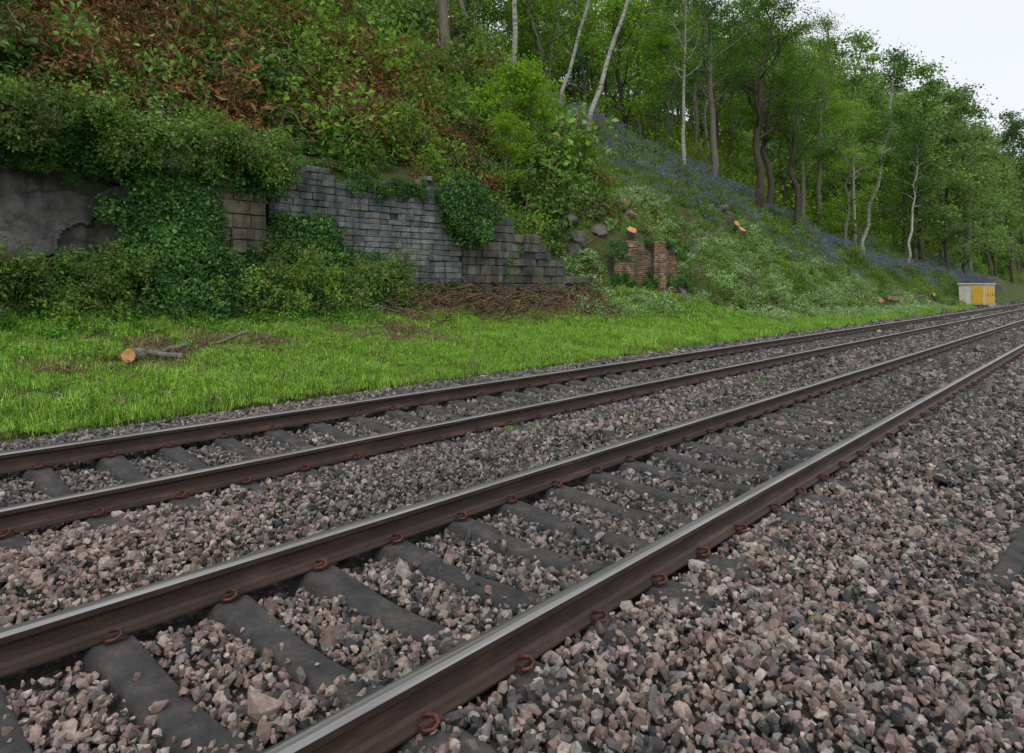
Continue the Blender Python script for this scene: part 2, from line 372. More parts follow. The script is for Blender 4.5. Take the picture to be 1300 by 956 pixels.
W_dark=wallmat('dark_gritstone',[(0,(.08,.085,.082)),(.5,(.13,.13,.118)),(1,(.2,.175,.13))],6,.8,.8)
W_brown=wallmat('brown_gritstone',[(0,(.15,.13,.10)),(1,(.26,.22,.16))],6,.6,.7)
W_brick=wallmat('red_brick',[(0,(.26,.15,.10)),(.5,(.4,.23,.155)),(.85,(.46,.31,.21)),(1,(.35,.3,.24))],12,.6,.45)
m,nt,o=newmat('mortar');bsdf(nt,o,ramp(nt,noise(nt,12,5),[(.3,(.04,.038,.034)),(.7,(.09,.082,.07))]),.95);M_mort=m
def blocks(mb,s0,s1,z0,topf,face,ch,bl,gap=.008,jit=.012,miss=0,dep=.22):
    z=z0;row=0
    while z<9:
        h=ch*R.uniform(.85,1.15);s=s0-(bl*.5 if row%2 else 0)-R.uniform(0,.1)*bl;any_=False
        while s<s1:
            L=bl*R.uniform(.65,1.35);a=max(s,s0)+gap/2;b=min(s+L,s1)-gap/2;s+=L
            if b-a<.05 or z+h*.6>topf((a+b)/2): continue
            any_=True
            if R.random()<miss: continue
            j=R.uniform(0,jit);lr=R.random();c=min(.015,h*.14)
            zz0,zz1=z+gap/2,z+h-gap/2
            V=[]
            tl=R.normal(0,.003)
            for (A,B,Z0,Z1,off) in ((a,b,zz0,zz1,-dep),(a,b,zz0,zz1,-c),(a+c,b-c,zz0+c,zz1-c,0)):
                for (y,zc) in ((A,Z0),(B,Z0),(B,Z1),(A,Z1)):
                    V.append((-face(y)+off+j+R.normal(0,.006),y+R.normal(0,.003),zc+tl+R.normal(0,.0035)))
            F=[(8,9,10,11)]
            for k in (0,4):
                for q in range(4): F.append((k+q,k+(q+1)%4,k+4+(q+1)%4,k+4+q))
            mb.add(V,F,0,lr)
        z+=h;row+=1
        if not any_: break
def backing(mb,s0,s1,z0,topf,face,rec=.02,dep=.35):
    ys=np.arange(s0,s1+.01,.15)
    for a,b in zip(ys[:-1],ys[1:]):
        t=topf((a+b)/2)-.06
        if t<z0+.1: continue
        xa=-face(a)-rec;xb=-face(b)-rec
        V=[(xa,a,z0),(xb,b,z0),(xb,b,t),(xa,a,t),(xa-dep,a,z0),(xb-dep,b,z0),(xb-dep,b,t),(xa-dep,a,t)]
        mb.add(V,[(0,1,2,3),(3,2,6,7),(1,5,6,2),(0,3,7,4)],1,.5)
sw=empty('stone_retaining_wall')
face=lambda s: float(DB(s))+.02+.05*math.sin(s*.9)
top1=lambda s: 4.12+.14*math.sin(s*1.7)+.1*math.sin(s*4.3)
mb=MB();blocks(mb,7.7,13.15,.6,top1,face,.15,.32,.010,.035,.012);backing(mb,7.7,13.15,.6,top1,face,.05)
obj('wall_panel',mb.mesh('wall_panel',[W_grey,M_mort]),parent=sw)
def top2(s): return float(np.interp(s,[13,13.2,13.21,13.95,13.96,14.9,14.91,15.7,15.71,16.4,16.41,17.1,17.11,18.2],[3.75,3.75,3.75,3.75,3.45,3.45,3.05,3.05,2.65,2.65,2.2,2.2,1.9,1.7]))
face2=lambda s: float(DB(s))-.06
mb=MB();blocks(mb,13.16,18.2,.6,top2,face2,.24,.5,.018,.07,.03);backing(mb,13.16,18.2,.6,top2,face2,.04)
obj('stepped_wall_end',mb.mesh('stepped_wall',[W_dark,M_mort]),parent=sw)
face3=lambda s: float(DB(s))-.22
mb=MB();t3=lambda s:3.7;blocks(mb,6.3,7.5,.6,t3,face3,.26,.45,.016,.05,0,.4);backing(mb,6.3,7.5,.6,t3,face3)
obj('wall_pier',mb.mesh('wall_pier',[W_brown,M_mort]),parent=sw)
bw=empty('brick_wall_remnant')
fb=lambda s: float(DB(s))+.02
tb=lambda s: 3.0+.04*math.sin(s*6)-(.4 if s<19.9 else 0)-(.0 if s<22.2 else .25)
mb=MB();blocks(mb,19.3,22.7,.9,tb,fb,.072,.22,.012,.015,.02,.11);backing(mb,19.3,22.7,.9,tb,fb,.014,.45)
obj('brick_panel',mb.mesh('brick_panel',[W_brick,M_mort]),parent=bw)
mb=MB();fp=lambda s: fb(s)-.12;tp=lambda s:3.05;blocks(mb,21.1,21.75,.9,tp,fp,.072,.22,.012,.012,0,.12);backing(mb,21.1,21.75,.9,tp,fp,.012,.1)
obj('brick_pier',mb.mesh('brick_pier',[W_brick,M_mort]),parent=bw)
# rock face
m,nt,o=newmat('rock_face_stone')
c=ramp(nt,noise(nt,2.2,9,.72),[(.3,(.09,.092,.09)),(.45,(.17,.172,.163)),(.6,(.25,.245,.225)),(.72,(.32,.285,.235))])
c=mix(nt,maprange(nt,noise(nt,1.9,5,.7),.5,.66,0,.8),c,(.085,.10,.04))
c=mix(nt,maprange(nt,noise(nt,1.7,5,.65,posvec(nt,(1,2.2,.4))),.47,.64,0,.75),c,(.05,.05,.05))
bsdf(nt,o,c,.9,noise(nt,7,9,.8),1,.10);M_rock=m
ys=np.arange(-12,7.8,.04);zs=np.arange(.6,4.25,.04);Y,Zg=np.meshgrid(ys,zs,indexing='ij')
Yw=Y+(fbm(Y*1.5,Zg*1.5,55)-.5)*.45;Zw=Zg+(fbm(Y*1.5,Zg*1.5,56)-.5)*.35
ns_=170
seeds=np.stack([R.uniform(-12,8,ns_),R.uniform(.4,4.4,ns_)],1);off=R.uniform(-.2,.18,ns_);ti=R.normal(0,.14,(ns_,2))
dist=((Yw[...,None]-seeds[:,0])*.75)**2+((Zw[...,None]-seeds[:,1])*1.4)**2
k=np.argmin(dist,-1)
X=-(14.1)+off[k]+ti[k,0]*(Y-seeds[k,0])+ti[k,1]*(Zg-seeds[k,1])+(fbm(Y*3,Zg*4,51,5)-.5)*.2-(Zg-2)*.08
V=np.stack([X,Y,Zg],-1).reshape(-1,3);I=np.arange(len(V)).reshape(Y.shape)
F=np.stack([I[:-1,:-1],I[1:,:-1],I[1:,1:],I[:-1,1:]],-1).reshape(-1,4)
obj('rock_face',mkmesh('rock_face',V,F,[M_rock],smooth=False))
bo=[]
for (u,v,sc) in ((700,300,.6),(722,285,.7),(745,272,.6),(735,306,.6),(760,295,.6),(885,350,.6),(905,335,.5),(880,320,.5),(865,372,.5),(960,385,.5),(712,330,.6),(730,320,.6),(1120,385,.6),(1160,383,.6),(895,300,.5)):
    d_,s_,z_,Z_=ground_at_pixel(u,v);bo.append((-d_,s_,z_-.02,sc))
bo=np.array(bo);nb=len(bo)
M_bould=instmat('boulder_stone',[(0,(.06,.06,.055)),(.6,(.12,.115,.10)),(1,(.18,.15,.11))],.9,5,True)
scatter('boulders',bo[:,:3],R.uniform(-1,1,(nb,3)),bo[:,3]*1.4,R.integers(0,4,nb),protoset('boulder',[rockmesh('boulder',300+i,M_bould,30) for i in range(4)]))
# ---------------------------------------------------------------- plants
def shrub(name,seed,n,Rr,Hh,leaf,mat,stem=True,aspect=.6,up=.5):
    mb=MB();dirs=norm(R.normal(size=(n,3)));dirs[:,2]=np.abs(dirs[:,2])
    lump=.6+.75*vn(dirs[:,0]*2.5+seed,dirs[:,1]*2.5+dirs[:,2]*2,seed)
    rad=(R.random(n)**.35)*lump
    P=dirs*rad[:,None]*np.array([Rr,Rr,Hh]);P[:,2]-=.08
    Nn=dirs*.7+R.normal(size=(n,3))*.5+np.array([0,0,up])
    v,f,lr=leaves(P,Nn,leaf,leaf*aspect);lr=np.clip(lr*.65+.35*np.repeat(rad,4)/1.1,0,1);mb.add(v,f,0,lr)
    if stem:
        for i in range(9):
            a=R.uniform(0,6.28);L=Rr*R.uniform(.8,1.5);t=np.linspace(0,1,5)
            hh=Hh*R.uniform(.8,1.6)
            p=np.stack([np.cos(a)*L*t,np.sin(a)*L*t,hh*np.sin(t*2.3)],1);v,f=tube(p,.006,3,False);mb.add(v,f,1,.3)
            lp=p[1:]+R.normal(0,.04,(4,3));lp=np.repeat(lp,5,0)+R.normal(0,.06,(20,3))
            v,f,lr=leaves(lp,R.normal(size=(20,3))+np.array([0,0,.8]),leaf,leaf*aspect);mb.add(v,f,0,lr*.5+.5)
    return mb.mesh(name,[mat,M_twig])
m,nt,o=newmat('twig_bark');bsdf(nt,o,ramp(nt,noise(nt,6,3),[(.3,(.08,.045,.03)),(.7,(.26,.17,.11))]),.9);M_twig=m
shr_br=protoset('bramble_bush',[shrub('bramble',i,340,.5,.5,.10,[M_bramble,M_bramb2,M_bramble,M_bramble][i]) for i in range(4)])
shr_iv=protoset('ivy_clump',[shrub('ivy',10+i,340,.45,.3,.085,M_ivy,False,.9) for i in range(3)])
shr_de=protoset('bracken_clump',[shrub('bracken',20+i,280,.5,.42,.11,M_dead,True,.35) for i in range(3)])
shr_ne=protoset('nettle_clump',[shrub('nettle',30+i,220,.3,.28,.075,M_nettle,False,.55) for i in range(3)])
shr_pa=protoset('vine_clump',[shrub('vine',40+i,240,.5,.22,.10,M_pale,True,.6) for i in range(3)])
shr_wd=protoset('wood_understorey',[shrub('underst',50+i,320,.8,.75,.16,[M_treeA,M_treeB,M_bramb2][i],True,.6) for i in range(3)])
def put(name,D,S,off,sc,coll,tilt=.3,k=3,idx=None):
    n=len(D);z=H(D,S)+off
    sc=np.asarray(sc)
    rot=np.stack([R.normal(0,tilt,n),R.normal(0,tilt,n),R.uniform(0,6.28,n)],1)
    return scatter(name,np.stack([-D,S,z],1),rot,sc,R.integers(0,k,n) if idx is None else idx,coll)
def rnd(n,d0,d1,s0,s1): return R.uniform(d0,d1,n),R.uniform(s0,s1,n)
NOB=lambda D,S: ~((S>18.9)&(S<23)&(np.abs(D-DB(S))<.75))
n=4100;D,S=rnd(n,14.0,31,-4,24)
lip=np.where((S>7.5)&(S<18.3),.7,.35)
ok=(D>DB(S)+lip)&(D<DCR(S)+.5)&NOB(D,S);D,S=D[ok],S[ok];z=H(D,S)
edg=np.clip((D-DB(S)-.5)/1.4,.5,1)
pb=np.clip((fbm(D*.55,S*.55,61)-.45)*5+.5,0,1)*np.clip((z-4.4)/1.5,0,1)*np.clip((17-S)/4,.18,1)
isd=R.random(len(D))<np.clip(pb,.08,.8)
thin=np.where(S>17,.4,1.0);kp=R.random(len(D))<thin
a=isd&kp;b=~isd&kp
put('dead_bracken',D[a],S[a],-.05,R.lognormal(.05,.35,a.sum())*edg[a],shr_de)
nz=fbm(D*.6,S*.6,63)
b1=b&(nz<.6);b2=b&(nz>=.6)
bi=np.where(fbm(D*.5,S*.5,64)[b1]+R.normal(0,.1,b1.sum())>.56,1,R.choice([0,2,3],b1.sum()))
put('bramble_thicket',D[b1],S[b1],-.05,R.lognormal(.1,.4,b1.sum())*edg[b1],shr_br,idx=bi)
D2,S2=D[b2],S[b2]
P=[np.stack([-D2,S2,H(D2,S2)],1)];RT=[np.stack([R.normal(0,.3,len(D2)),R.normal(0,.3,len(D2)),R.uniform(0,6.28,len(D2))],1)];SC=[R.uniform(.8,1.6,len(D2))*edg[b2]]
def hang(n,s0,s1,z0,z1,out=.1,sc=(.4,1.0),noisecut=0.0,rag=.0):
    s=R.uniform(s0,s1,n)+R.normal(0,rag,n);z=R.uniform(z0,z1,n)+R.normal(0,rag*.6,n);q=fbm(s*1.3,z*1.3,71)>noisecut;s,z=s[q],z[q];n=len(s)
    o_=out*R.random(n)*np.clip(1-(z-z0)/(z1-z0+.01),.15,1)
    x=-(DB(s))+.05+o_
    P.append(np.stack([x,s,z],1));RT.append(np.stack([R.normal(0,.3,n),math.pi/2-.6*R.random(n),R.normal(0,.3,n)],1));SC.append(R.uniform(*sc,n))
hang(220,5.0,6.3,.9,3.6,.9,rag=.15);hang(110,6.2,7.6,.9,2.2,.8,rag=.12);hang(45,6.2,7.8,3.6,4.3,.35)
hang(200,7.6,10.6,1.0,2.0,.8,rag=.2);hang(80,7.6,9.3,1.8,2.8,.3,rag=.15)
hang(60,2.5,5,.8,1.8,.6,rag=.15);hang(45,2.5,5.0,3.5,4.3,.2,(.3,.8),.4);hang(50,2.5,5.2,1.5,3.9,.15,(.2,.5),.55);hang(90,-8,2.6,.8,4.2,.5,noisecut=.5)
hang(60,12.7,13.9,2.9,4.2,.35,rag=.12);hang(30,13.3,17.8,1.2,2.6,.1,(.2,.42),.52);hang(60,7.7,13.2,3.8,4.2,.12,(.25,.55),.46);hang(30,9,13,2.2,3.8,.05,(.15,.32),.56)
hang(18,10.5,13.1,1.1,1.6,.3,(.35,.55));hang(26,19,22.8,1.5,1.9,.2,(.3,.5));hang(14,19,20,2.3,3.0,.1,(.3,.45));hang(16,22.4,23.2,1.6,2.9,.15,(.3,.55));hang(12,19.8,22.4,2.85,3.05,.1,(.25,.4))
P=np.concatenate(P);RT=np.concatenate(RT);SC=np.concatenate(SC);n=len(P)
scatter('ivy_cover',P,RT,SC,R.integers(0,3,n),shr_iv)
n=260;s=R.uniform(2,11,n);z=np.where((R.random(n)<.5)&(s<8),R.uniform(3.8,4.5,n),R.uniform(.9,1.9,n));q=(fbm(s*1.1,z*1.5,73)>.45);s,z=s[q],z[q];n=len(s)
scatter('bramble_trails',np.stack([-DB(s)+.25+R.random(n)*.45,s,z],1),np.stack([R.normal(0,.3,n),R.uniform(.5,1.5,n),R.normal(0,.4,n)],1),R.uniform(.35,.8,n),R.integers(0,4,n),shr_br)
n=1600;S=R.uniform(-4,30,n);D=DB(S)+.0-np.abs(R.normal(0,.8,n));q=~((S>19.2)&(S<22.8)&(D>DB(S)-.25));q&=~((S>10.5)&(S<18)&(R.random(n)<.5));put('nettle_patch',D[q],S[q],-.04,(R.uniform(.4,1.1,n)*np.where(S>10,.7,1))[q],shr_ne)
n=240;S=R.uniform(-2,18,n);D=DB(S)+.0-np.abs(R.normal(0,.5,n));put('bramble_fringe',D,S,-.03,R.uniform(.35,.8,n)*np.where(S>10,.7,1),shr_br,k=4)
n=1900;S=R.uniform(16.5,56,n);f=R.random(n)**1.5;D=DB(S)-.9+f*(.5*(DCR(S)-DB(S))+.9)
q=(fbm(D*.9,S*.6,81)>.43)&~((S>19.1)&(S<22.9)&(D>DB(S)-.3)&(D<DB(S)+.9));put('pale_vine_cover',D[q],S[q],-.03,R.uniform(.45,1.0,q.sum()),shr_pa)
n=1200;S=R.uniform(17,75,n);f=R.random(n);D=DB(S)+f*(DCR(S)-DB(S));q=(fbm(D*.9,S*.6,83)>.46)&NOB(D,S);put('bramble_bank',D[q],S[q],-.08,R.lognormal(-.5,.35,q.sum()),shr_br,k=4)
def tuft(seed,mat,nb,h,sp,w):
    mb=MB()
    for i in range(nb):
        a=R.uniform(0,6.28);p=R.normal(0,sp,2);hh=h*R.uniform(.5,1.25);ln=hh*R.uniform(.3,1.4);ca,sa=math.cos(a),math.sin(a);px,py=-sa*w/2,ca*w/2
        b=[p[0],p[1],-.02];m_=[p[0]+ca*ln*.35,p[1]+sa*ln*.35,hh*.62];t=[p[0]+ca*ln,p[1]+sa*ln,hh*R.uniform(.6,1)]
        V=[(b[0]-px,b[1]-py,b[2]),(b[0]+px,b[1]+py,b[2]),(m_[0]+px*.8,m_[1]+py*.8,m_[2]),(m_[0]-px*.8,m_[1]-py*.8,m_[2]),tuple(t)]
        mb.add(V,[(0,1,2,3),(3,2,4)],0,R.random())
    return mb.mesh('tuft',[mat])
gr=protoset('grass_tuft',[tuft(i,M_grass,38,.07,.10,.010) for i in range(4)]+[tuft(9,M_grass,34,.15,.07,.011),tuft(10,M_straw,36,.06,.1,.009)])
grd=protoset('rough_grass_tuft',[tuft(i,M_grassd,36,.26,.1,.013) for i in range(3)])
Pn=[]
for (s0,s1,den,sc) in ((-2,14,140,1.0),(14,30,85,1.25),(30,75,45,1.7)):
    n=int((s1-s0)*5.2*den);S=R.uniform(s0,s1,n);D=9.15+R.random(n)*(5.2)+(fbm(S*.8,S*0,91)-.5)*.5
    q=D<DB(S)-.1;Pn.append(np.stack([D[q],S[q],np.full(q.sum(),sc)],1))
Pn=np.concatenate(Pn);D,S,sc=Pn.T;q=np.minimum(1,(D-9.0)/.6)>R.random(len(D))
q&=(fbm(D*2.2,S*2.2,94)>.28);D,S,sc=D[q],S[q],sc[q]
g=fbm(D*1.1,S*1.1,93);n=len(D)
idx=np.where((g>.57)&(R.random(n)<.3),4,R.integers(0,4,n))
dz=np.clip(1.3-np.abs(D-11.9)/1.0,0,1)*np.clip((fbm(D*1.4,S*.9,95)-.43)*6,0,1)*((S>2.5)&(S<11))
idx=np.where(R.random(n)<dz*.85+.05,5,idx)
scatter('grass_verge',np.stack([-D,S,H(D,S)],1),np.stack([R.normal(0,.15,n),R.normal(0,.15,n),R.uniform(0,6.28,n)],1),sc*R.uniform(.7,1.25,n)*(.5+1.0*g),idx,gr)
# a few weeds in the ballast and clover in the verge
W=[(5.05,5.6,.3),(4.95,5.9,.22),(4.6,7.2,.25),(8.7,3.5,.3),(8.9,9.0,.3),(1.1,3.4,.12),(7.8,12,.3),(4.4,11,.3),(9.0,16,.4)]
W=np.array(W);scatter('trackside_weed',np.stack([-W[:,0],W[:,1],ZB(W[:,0],W[:,1])+.01],1),np.zeros((len(W),3)),W[:,2],R.integers(0,3,len(W)),shr_ne)
n=300;S=R.uniform(0,26,n);D=R.uniform(9.6,13.4,n);q=(D<DB(S)-.4)&(fbm(D,S,99)>.5);put('dock_leaves',D[q],S[q],-.02,R.uniform(.2,.45,q.sum()),shr_ne)
n=9500;S=R.uniform(14,80,n);D=DB(S)+.1+R.random(n)*(DCR(S)-DB(S)+6);q=NOB(D,S);q&=(S>17)|(D>18);put('bank_grass',D[q],S[q],0,R.uniform(.7,1.5,q.sum()),grd)
def bell(seed):
    mb=MB()
    for i in range(14):
        p=R.normal(0,.2,2);h=R.uniform(.2,.34);a=R.uniform(0,6.28);ca,sa=math.cos(a),math.sin(a)
        pts=[(p[0],p[1],0),(p[0]+ca*.02,p[1]+sa*.02,h*.7),(p[0]+ca*.08,p[1]+sa*.08,h)]
        v,f=tube(pts,.004,3,False);mb.add(v,f,1,.4)
        c=np.array([[p[0]+ca*(.02+.06*t),p[1]+sa*(.02+.06*t),h*(.72+.28*t)] for t in R.random(6)])+R.normal(0,.012,(6,3))
        v,f,lr=leaves(c,R.normal(size=(6,3)),.038,.026);mb.add(v,f,0,lr)
    return mb.mesh('bluebell',[M_blue,M_grassd])
bb=protoset('bluebell_clump',[bell(i) for i in range(3)])
n=19000;S=R.uniform(17,100,n);f=R.uniform(.3,1.12,n);D=DB(S)+f*(DCR(S)-DB(S))+np.where(R.random(n)<.25,R.uniform(0,5,n),0)
pr=np.clip((f-.35)*1.1,0,.5)*np.clip((fbm(D*.5,S*.35,97)-.47)*6,0,1)*np.where(S<22,.5,1)
pr=np.maximum(pr,.8*np.clip((f-.85)*6,0,1)*(S>22)*np.clip((fbm(D*.7,S*.5,98)-.33)*4,0.2,1))
q=R.random(n)<pr*.8;put('bluebells',D[q],S[q],.03,R.uniform(.8,1.45,q.sum()),bb,.15)
# ---------------------------------------------------------------- trees
def barkmat(name,stops,sc=4,hor=False):
    m,nt,o=newmat(name);mp=nt.nodes.new('ShaderNodeMapping');mp.inputs['Scale'].default_value=(1,1,5) if hor else (6,6,1)
    tc=nt.nodes.new('ShaderNodeTexCoord');nt.links.new(tc.outputs['Object'],mp.inputs[0])
    n=noise(nt,sc,4,.7,mp.outputs[0]);bsdf(nt,o,ramp(nt,n,stops),.9);return m
B_birch=barkmat('birch_bark',[(.35,(.06,.055,.05)),(.45,(.32,.31,.28)),(.7,(.55,.53,.48))],2.2,True)
B_oak=barkmat('oak_bark',[(.3,(.03,.027,.022)),(.7,(.13,.11,.08))])
B_grey=barkmat('sycamore_bark',[(.3,(.08,.075,.055)),(.7,(.25,.23,.18))])
def tree(name,seed,Ht,r0,c0,spread,ncl,nper,leaf,bark,lm,lean=0,wob=.25,nb=16,sig=.5):
    rg=np.random.default_rng(seed);mb=MB();n=12;f=np.linspace(0,1,n)
    W=np.cumsum(rg.normal(0,wob*Ht/40,(n,2)),0);W-=W[0]
    T=np.stack([lean*Ht*f**1.15+W[:,0],W[:,1],Ht*f],1);T[0,2]=-.6
    rad=r0*(1-f)**.75+.02;rad[0]*=1.35
    v,g=tube(T,rad,8);mb.add(v,g,0,.5,True)
    tips=[]
    for b in range(nb):
        ff=c0+(1-c0)*((b+rg.random())/nb)*.97
        p0=np.array([np.interp(ff,f,T[:,k]) for k in range(3)]);rr=np.interp(ff,f,rad)
        az=b*2.4+rg.normal(0,.5);rel=(ff-c0)/(1-c0);L=spread*(1-.7*rel)*rg.uniform(.65,1.25)*(.75+.5*min(1,rel*4))
        el=rg.uniform(.15,.8)+rel*.4
        dr=np.array([math.cos(az)*math.cos(el),math.sin(az)*math.cos(el),math.sin(el)])
        pts=[p0]
        for k in range(5):
            dr=dr+rg.normal(0,.2,3)+np.array([0,0,.06]);dr/=np.linalg.norm(dr);pts.append(pts[-1]+dr*L/5)
        pts=np.array(pts);v,g=tube(pts,np.linspace(rr*.5+.01,.012,6),5,False);mb.add(v,g,0,.5,True)
        tips+=[pts[3],pts[4],pts[5]]
        for q in range(5):
            i=rg.integers(1,5);d2=dr*.4+rg.normal(0,.6,3);d2/=np.linalg.norm(d2);L2=L*rg.uniform(.25,.5)
            p2=[pts[i]]
            for k in range(3):
                d2=d2+rg.normal(0,.2,3);d2/=np.linalg.norm(d2);p2.append(p2[-1]+d2*L2/3)
            p2=np.array(p2);v,g=tube(p2,np.linspace(.03,.008,4)*max(.6,r0*4),4,False);mb.add(v,g,0,.5,True);tips+=[p2[2],p2[3]]
    tips=np.array(tips);ci=rg.choice(len(tips),ncl)
    sg=sig*rg.uniform(.5,1.3,ncl)
    C=tips[ci];n=ncl*nper
    P=np.repeat(C,nper,0)+rg.normal(size=(n,3))*np.repeat(sg,nper)[:,None]*np.array([1,1,.45])
    v,g,lr=leaves(P,rg.normal(size=(n,3))*.6+np.array([0,0,.8]),leaf,leaf*.7)
    lr=np.clip(lr*.55+.45*np.repeat(np.repeat(rg.random(ncl),nper),4),0,1)
    mb.add(v,g,1,lr);return mb.mesh(name,[bark,lm])
T_birch=tree('birch',1,14,.14,.45,2.6,100,50,.10,B_birch,M_treeB,.0,.25,18,.42)
T_birchL=tree('birch_leaning',2,14,.12,.5,2.4,80,50,.10,B_birch,M_treeB,.30,.3,16,.42)
T_oak=tree('oak',3,13,.24,.3,4.6,140,50,.13,B_oak,M_treeA,.12,.6,18,.5)
T_syc=tree('sycamore',4,16,.2,.3,3.8,140,50,.14,B_grey,M_treeC,.05,.35,20,.5)
T_bee=tree('beech',5,16,.2,.28,3.8,150,50,.13,B_grey,M_treeB,-.04,.3,20,.5)
BK=[B_oak,B_grey,B_grey,B_oak,B_grey,B_birch];LM=[M_treeA,M_treeB,M_treeC,M_treeB,M_treeA,M_treeC]
W1=[tree('w%d'%i,20+i,[16,15,17,14,13,16][i],.15,[.3,.25,.4,.15,.3,.45][i],[3.4,3.8,3.2,3.6,3.6,3.0][i],115,36,.19,BK[i],LM[i],[.02,.14,-.1,.2,0,.05][i],.8,14,.55) for i in range(6)]
W2=[tree('x%d'%i,40+i,[16,14,17,12][i],.17,[.2,.1,.25,.1][i],[3.6,4.2,3.4,4.0][i],130,28,.29,BK[i],M_farhaze[[0,1,2,0][i]],[.02,.08,-.05,.1][i],.6,13,.6) for i in range(4)]
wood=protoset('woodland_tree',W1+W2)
RZ=math.radians(41.9)
for (nm,me,u,v,rz,sc) in (('sycamore_tree',T_syc,558,98,0,1.0),('birch_tree',T_birch,652,98,1,.95),('birch_tree',T_birch,671,108,2.5,1.1),('oak_tree',T_oak,733,125,2,.9),
    ('birch_tree',T_birchL,745,172,RZ,.95),('birch_tree',T_birchL,782,158,RZ+.4,.9),('oak_tree',T_oak,832,192,RZ,.95),('sycamore_tree',T_syc,905,232,1,.9),
    ('oak_tree',T_oak,962,262,RZ-.4,.95),('beech_tree',T_bee,1040,285,3,1.0),('sycamore_tree',T_syc,1022,290,2,.85),('beech_tree',T_bee,1150,325,1.2,.85),('birch_tree',T_birch,1197,330,.3,.9),('oak_tree',T_oak,975,268,1.1,.8),
    ('birch_tree',T_birch,700,128,.6,.8),('oak_tree',T_oak,1010,288,RZ+.6,.75),('birch_tree',T_birchL,712,140,RZ-.5,.8),('birch_tree',T_birch,870,214,4,.75),('birch_tree',T_birch,1085,312,2,.8)):
    d_,s_,z_,Z_=ground_at_pixel(u,v);obj(nm,me,(-d_,s_,z_-.1),(0,0,rz),scale=(sc,sc,sc))
T_haz=tree('hazel',8,3.8,.03,.08,1.6,100,38,.10,B_grey,M_lime,.1,.6,14,.24)
for (u,v,sc) in ((655,245,1.1),(676,232,1.0),(745,240,.5),(640,262,.7)):
    d_,s_,z_,Z_=ground_at_pixel(u,v);obj('hazel_sapling',T_haz,(-d_,s_,z_+.2),(0,0,u),scale=(sc,)*3)
G=[];GI=[];GS=[]
for s in np.arange(25,330,4.6):
    for e in np.arange(2.0,38,4.9):
        if s>110 and e>24: continue
        if s>200 and e>14: continue
        s_=s+R.uniform(-2.6,2.6);e_=e+R.uniform(-2.2,2.6);d_=float(DCR(s_))+e_+(2.5 if s<50 else 0)
        G.append((-d_,s_,float(H(d_,s_))-.1));GI.append(R.integers(6,10) if s_+e_*.8+R.normal(0,12)>68 else R.integers(0,6));GS.append(1.0+.3*np.clip((s_-70)/60,0,1))
G=np.array(G);n=len(G)
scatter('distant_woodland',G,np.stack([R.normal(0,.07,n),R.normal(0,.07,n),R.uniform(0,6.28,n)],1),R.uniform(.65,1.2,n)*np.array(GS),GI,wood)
n=1100;S=R.uniform(22,150,n);D=DCR(S)+R.uniform(.8,22,n);put('woodland_understorey',D,S,-.1,R.uniform(.6,2.2,n)*np.clip((D-DCR(S))/4,.35,1),shr_wd)
# ---------------------------------------------------------------- cut wood
m,nt,o=newmat('cut_wood_end');bsdf(nt,o,ramp(nt,noise(nt,14,4),[(.3,(.45,.18,.06)),(.7,(.68,.38,.17))]),.8);M_cut=m
def log(name,loc,L,r,rz,ry=.05):
    n=10;t=np.linspace(0,1,7);P_=np.stack([(t-.5)*L,R.normal(0,.012,7),R.normal(0,.012,7)],1)
    v,f=tube(P_,r*R.uniform(.88,1.1,7),n,True);v=v+R.normal(0,r*.05,v.shape)
    me=mkmesh(name,v,f,[B_grey,M_cut],[0]*(len(f)-2)+[1,1]);return obj(name,me,loc,(0,ry,rz))
for (u,v,L,r,rz,ry) in ((172,463,.5,.1,2.5,.1),(200,456,.75,.045,.9,.1),(280,440,1.0,.035,.9,-.35),(215,450,.6,.04,1.4,-.2)):
    d_,s_,z_,Z_=ground_at_pixel(u,v);log('cut_log',(-d_,s_,z_+r+.04),L,r,rz,ry)
for (u,v) in ((790,268),(797,282),(918,268),(932,292),(940,300),(800,305),(925,280)):
    d_,s_,z_,Z_=ground_at_pixel(u,v);log('tree_stump',(-d_,s_,z_+.15),.55,R.uniform(.14,.24),R.uniform(-.6,.3),R.uniform(-1.2,-.4))
for i in range(22):
    u=R.uniform(1090,1215);v=R.uniform(378,388);d_,s_,z_,Z_=ground_at_pixel(u,v);log('cut_log',(-min(d_,12),s_,z_+.2),R.uniform(.6,2),R.uniform(.08,.17),R.uniform(0,3),R.uniform(-.3,.3))
mb=MB()
for i in range(1500):
    s=R.uniform(9.8,18.2);d=float(DB(s))-.1-abs(R.normal(0,.6));z=float(H(d,s))+R.random()**1.3*.6*max(0,1-(float(DB(s))-d)/1.6)*(.3+float(fbm(s*1.5,0,88)))+.1
    L=R.uniform(.2,.9);a=R.uniform(0,6.28);e=R.normal(0,.4);v_=np.array([math.cos(a)*math.cos(e),math.sin(a)*math.cos(e),math.sin(e)])
    p=np.array([-d,s,z+.03]);v,f=tube([p-v_*L/2,p+R.normal(0,.04,3),p+v_*L/2],R.uniform(.004,.016),4,False);mb.add(v,f,0,.5)
for i in range(260):
    s=R.uniform(2.5,9);d=11.6+R.normal(0,.6);z=float(H(d,s))+.06;L=R.uniform(.1,.5);a=R.uniform(0,6.28);v_=np.array([math.cos(a),math.sin(a),R.normal(0,.2)])
    p=np.array([-d,s,z]);v,f=tube([p-v_*L/2,p,p+v_*L/2],R.uniform(.004,.011),4,False);mb.add(v,f,0,.5)
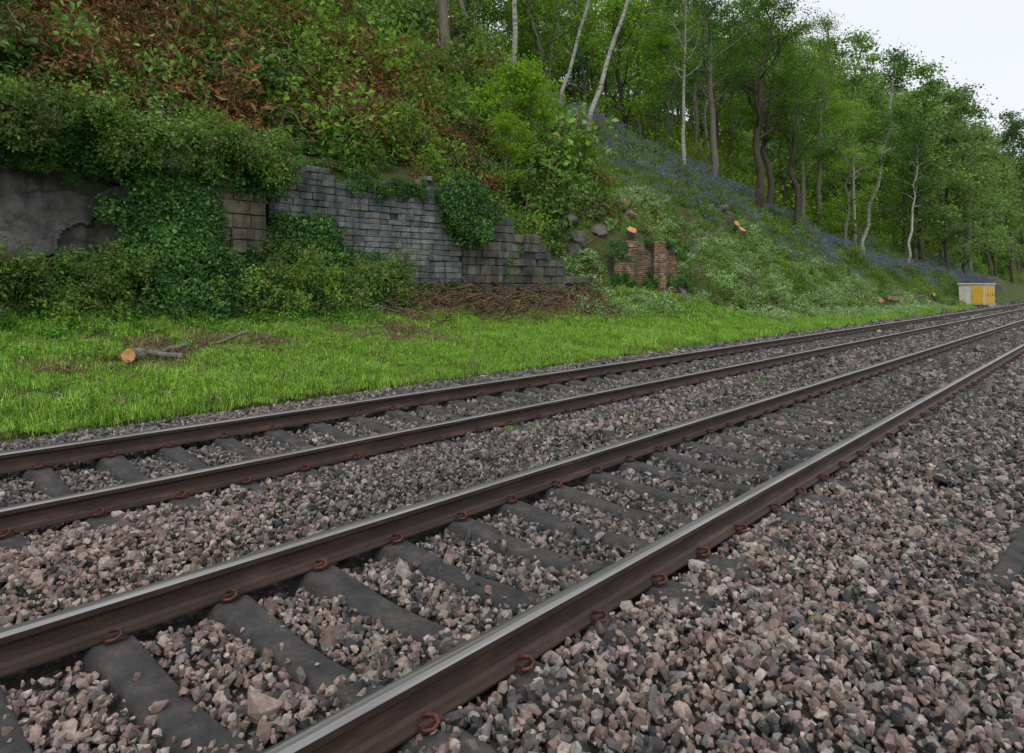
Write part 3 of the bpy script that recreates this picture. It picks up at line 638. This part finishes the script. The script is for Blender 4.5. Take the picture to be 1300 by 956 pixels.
for i in range(260):
    s=R.uniform(15.5,30);d=float(DB(s))+R.uniform(0,5);z=float(H(d,s))+.15;L=R.uniform(.4,1.6);a=R.uniform(0,6.28);v_=np.array([math.cos(a),math.sin(a),R.normal(0,.4)])
    p=np.array([-d,s,z]);v,f=tube([p-v_*L/2,p+R.normal(0,.06,3),p+v_*L/2],R.uniform(.006,.02),4,False);mb.add(v,f,0,.5)
obj('brushwood_pile',mb.mesh('brushwood_pile',[M_twig]))
# ---------------------------------------------------------------- lineside cabinets
cab=empty('lineside_equipment_cabinet',(-9.6,70,-.25))
m,nt,o=newmat('cabinet_cream');bsdf(nt,o,ramp(nt,noise(nt,3,5),[(.3,(.5,.48,.42)),(.7,(.7,.68,.62))]),.7);M_cr=m
m,nt,o=newmat('cabinet_yellow');bsdf(nt,o,ramp(nt,noise(nt,3,5),[(.3,(.6,.36,.04)),(.7,(.75,.5,.06))]),.6);M_ye=m
def part(name,b,mat,bev=.02):
    V,F=box(*b);bm=bmesh.new();me=bpy.data.meshes.new(name);me.from_pydata(V,[],F);bm.from_mesh(me);bmesh.ops.bevel(bm,geom=bm.edges,offset=bev,segments=1,affect='EDGES');bm.to_mesh(me);bm.free();me.materials.append(mat);return obj(name,me,parent=cab)
part('plinth',(-1.0,1.0,-2.1,3.9,-.2,.25),M_conc);part('body',(-.9,.9,-2,3.8,.25,1.95),M_cr);part('roof',(-1.0,1.0,-2.1,3.9,1.953,2.07),M_cr)
part('end_door',(.0,.83,-2.05,-2.003,.35,1.85),M_ye,.01)
for i in range(4): part('side_door_%d'%i,(.903,.95,-1.85+i*1.4,-.6+i*1.4,.35,1.85),M_ye,.01)
for i in range(4): part('handle_%d'%i,(.953,.99,-.8+i*1.4,-.74+i*1.4,1.0,1.2),M_conc,.005)
# ---------------------------------------------------------------- camera, light, world
cam=bpy.data.cameras.new('camera');cam.sensor_width=36;cam.lens=FPX/1300*36;cam.shift_y=-112/1300;cam.clip_end=3000;cam.clip_start=.05
co=bpy.data.objects.new('camera',cam);co.location=(0,0,HC);co.rotation_euler=(math.pi/2,0,YAW);scene.collection.objects.link(co);scene.camera=co
EL=math.radians(52);AZ=math.radians(150)
dv=Vector((math.sin(AZ)*math.cos(EL),math.cos(AZ)*math.cos(EL),math.sin(EL)))
su=bpy.data.lights.new('sun','SUN');su.energy=1.2;su.angle=math.radians(25);su.color=(1,.97,.92)
so=bpy.data.objects.new('sun',su);so.rotation_euler=dv.to_track_quat('Z','Y').to_euler();so.location=(10,-10,30);scene.collection.objects.link(so)
w=bpy.data.worlds.new('World');scene.world=w;w.use_nodes=True;nt=w.node_tree;nt.nodes.clear()
sk=nt.nodes.new('ShaderNodeTexSky');sk.sky_type='NISHITA';sk.sun_disc=False;sk.sun_elevation=EL;sk.sun_rotation=AZ
mx=mix(nt,.85,sk.outputs[0],(7.5,7.6,7.9))
bg=nt.nodes.new('ShaderNodeBackground');bg.inputs[1].default_value=.135;ow=nt.nodes.new('ShaderNodeOutputWorld')
nt.links.new(mx,bg.inputs[0]);nt.links.new(bg.outputs[0],ow.inputs[0])
scene.view_settings.view_transform='Standard';scene.view_settings.look='None';scene.view_settings.exposure=0
